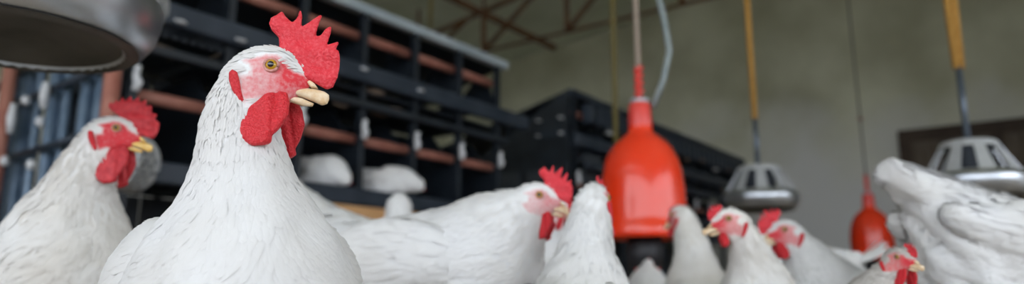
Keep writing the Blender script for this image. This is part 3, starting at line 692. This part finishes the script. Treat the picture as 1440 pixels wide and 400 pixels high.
    for k in range(tail_n):
        u = (k-(tail_n-1)/2)/max((tail_n-1)/2, 1)
        R = TR @ rz(u*0.42) @ ry(tail_up*(1-0.2*abs(u)) + 0.12*math.sin(k*2.3))
        M = Matrix.Identity(4)
        ro = np.array([[1, 0, 0], [0, math.cos(u*0.9), -math.sin(u*0.9)], [0, math.sin(u*0.9), math.cos(u*0.9)]])
        R = R @ ro
        for a in range(3):
            for c in range(3): M[a][c] = R[a][c]*tail_s*s
            M[a][3] = tb[a]
        share('tail_feather', pmesh('tail', 'feather_'+tone), root, M)
    if legs:
        for sg in (-1, 1): share('leg', pmesh('leg', 'leg_skin'), root, Matrix.Translation((0.005, 0.06*s*sg, 0)))
    return root

# ------------------------------------------------------------------ the flock
bird('rooster in sharp focus with tall red comb, chest to the camera', at(388, 100, 0.70), -66, 5, 'white_rooster', zt=0.245, pitch=0.42, ax_=0.065, neck=(0.060, 0.042, 0.026), kn=0.04, ay_=-0.010,
     vox=0.0042, fvox=0.0017, nb=42000, bl=0.95, lift=0.0012, wing_out=-0.004, wtilt=0.38, wy_=0.0175, ws=1.05, wing_z=0.035)
bird('rooster with dark red comb below the near metal feeder, left edge', at(168, 184, 1.17), -22, 15, 'white_rooster', zt=0.285, pitch=0.45, ax_=0.12, neck=(0.076, 0.050, 0.030), comb='comb_b', cs=0.98, ws=1.15,
     cmat='comb_dark', beakm='beak_yellow', tone='cream', nb=6000, wtilt=0.2, face=1.5)
bird('hen with her body stretched left and beak against a raised neck', at(761, 277, 1.2), -8, -10, 'white_hen', zt=0.305, pitch=0.10, ax_=0.16, neck=(0.08, 0.062, 0.034), cs=0.80, ws=0.8, nb=6000, tail_up=0.1, face=0.7)
bird('chicken mostly hidden behind the focused rooster, only its white back showing', at(380, 240, 1.65), 176, 176, 'white_chicken', zt=0.35, pitch=0.3, ax_=0.13, cs=0.8, ws=0.8, nb=4000)
bird("hen raising her neck in front of the other hen's beak beside the drinker", at(838, 280, 1.12), 68, 66, 'white_hen', zt=0.235, pitch=0.35, ax_=0.10, s=0.66, hs=1.02, cs=0.55, ws=0.5, neck=(0.068, 0.038, 0.028), nb=5000, tail_up=1.0, tail_s=0.7)
bird('hen partly hidden behind the beak and wattle of the stretched hen', at(790, 292, 1.75), -65, -50, 'white_hen', zt=0.28, pitch=0.35, ax_=0.12, s=0.8, hs=0.9, cs=0.5, ws=0.6, nb=3000)
bird('hen seen from behind pecking at the rim of the large drinker', at(953, 303, 1.95), 100, 118, 'white_hen', zt=0.24, pitch=0.5, ax_=0.10, s=0.72, hs=1.1, cs=0.3, ws=0.4, tone='cream', nb=4000, neck=(0.076, 0.046, 0.028))
bird('hen facing left with red face, right of the drinker-pecking hen', at(1022, 309, 1.28), 222, 176, 'white_hen', zt=0.23, pitch=0.5, ax_=0.09, s=0.62, hs=0.85, cs=0.45, ws=0.5, nb=4000, tone='cream', neck=(0.07, 0.036, 0.026))
bird('white hen whose body shows under the farther metal feeder', at(1046, 322, 2.45), 180, 178, 'white_hen', zt=0.34, pitch=0.2, ax_=0.14, s=0.85, hs=0.8, cs=0.3, ws=0.5, nb=3000)
bird('hen with red comb facing left beneath the farther metal feeder', at(1099, 324, 1.6), 190, 180, 'white_hen', zt=0.25, pitch=0.3, ax_=0.11, s=0.76, hs=1.0, cs=0.75, ws=0.65, nb=4000, tone='grey', tail_up=0.7)
bird('greyish hen with red face looking right below the small distant drinker', at(1268, 362, 1.05), -30, -62, 'white_hen', zt=0.20, pitch=0.35, ax_=0.08, s=0.5, hs=0.62, cs=0.45, ws=0.8, tone='brown', nb=3000, neck=(0.07, 0.034, 0.024))  # white hen standing in shade, painted with the darker feather copy
bird('large chicken bending forward with raised white tail at the right edge', at(1660, 425, 1.38), 4, 0, 'white_chicken', zt=0.325, pitch=-0.28, ax_=0.25, s=1.02, hs=1.0, hpitch=-0.4, nb=9000, tail_up=0.35, tail_s=0.55, tail_n=11, bl=1.25, lift=0.0035, fluff=0.01, lobe=0.075, wing_out=-0.010, rough=0.006)
bird('small far white hen under the large red drinker', at(912, 374, 2.3), 80, 70, 'white_hen', zt=0.22, pitch=0.3, ax_=0.10, s=0.7, hs=0.85, cs=0.4, ws=0.4, nb=2500)
bird('hen with raised white neck in front of the orange board', at(562, 284, 2.5), 100, 96, 'white_hen', zt=0.31, pitch=0.35, ax_=0.08, neck=(0.075, 0.052, 0.036), s=0.8, hs=1.2, cs=0.3, ws=0.4, nb=2500, face=0.25)
bird('hen on the lower nest tier, nearer to the focused rooster', at(489, 248, 3.22), -25, 85, 'white_hen', zt=0.10, pitch=-0.08, ax_=0.15, s=0.60, hs=0.75, cs=0.2, ws=0.3, nb=1500, legs=False, sitz=0.685, face=0.25)
bird('hen on the lower nest tier above the raised white neck', at(592, 257, 3.55), 5, 85, 'white_hen', zt=0.09, pitch=0.02, ax_=0.16, s=0.55, hs=0.8, cs=0.2, ws=0.3, nb=1500, tail_up=0.8, lobe=0.06, legs=False, sitz=0.685, face=0.25)
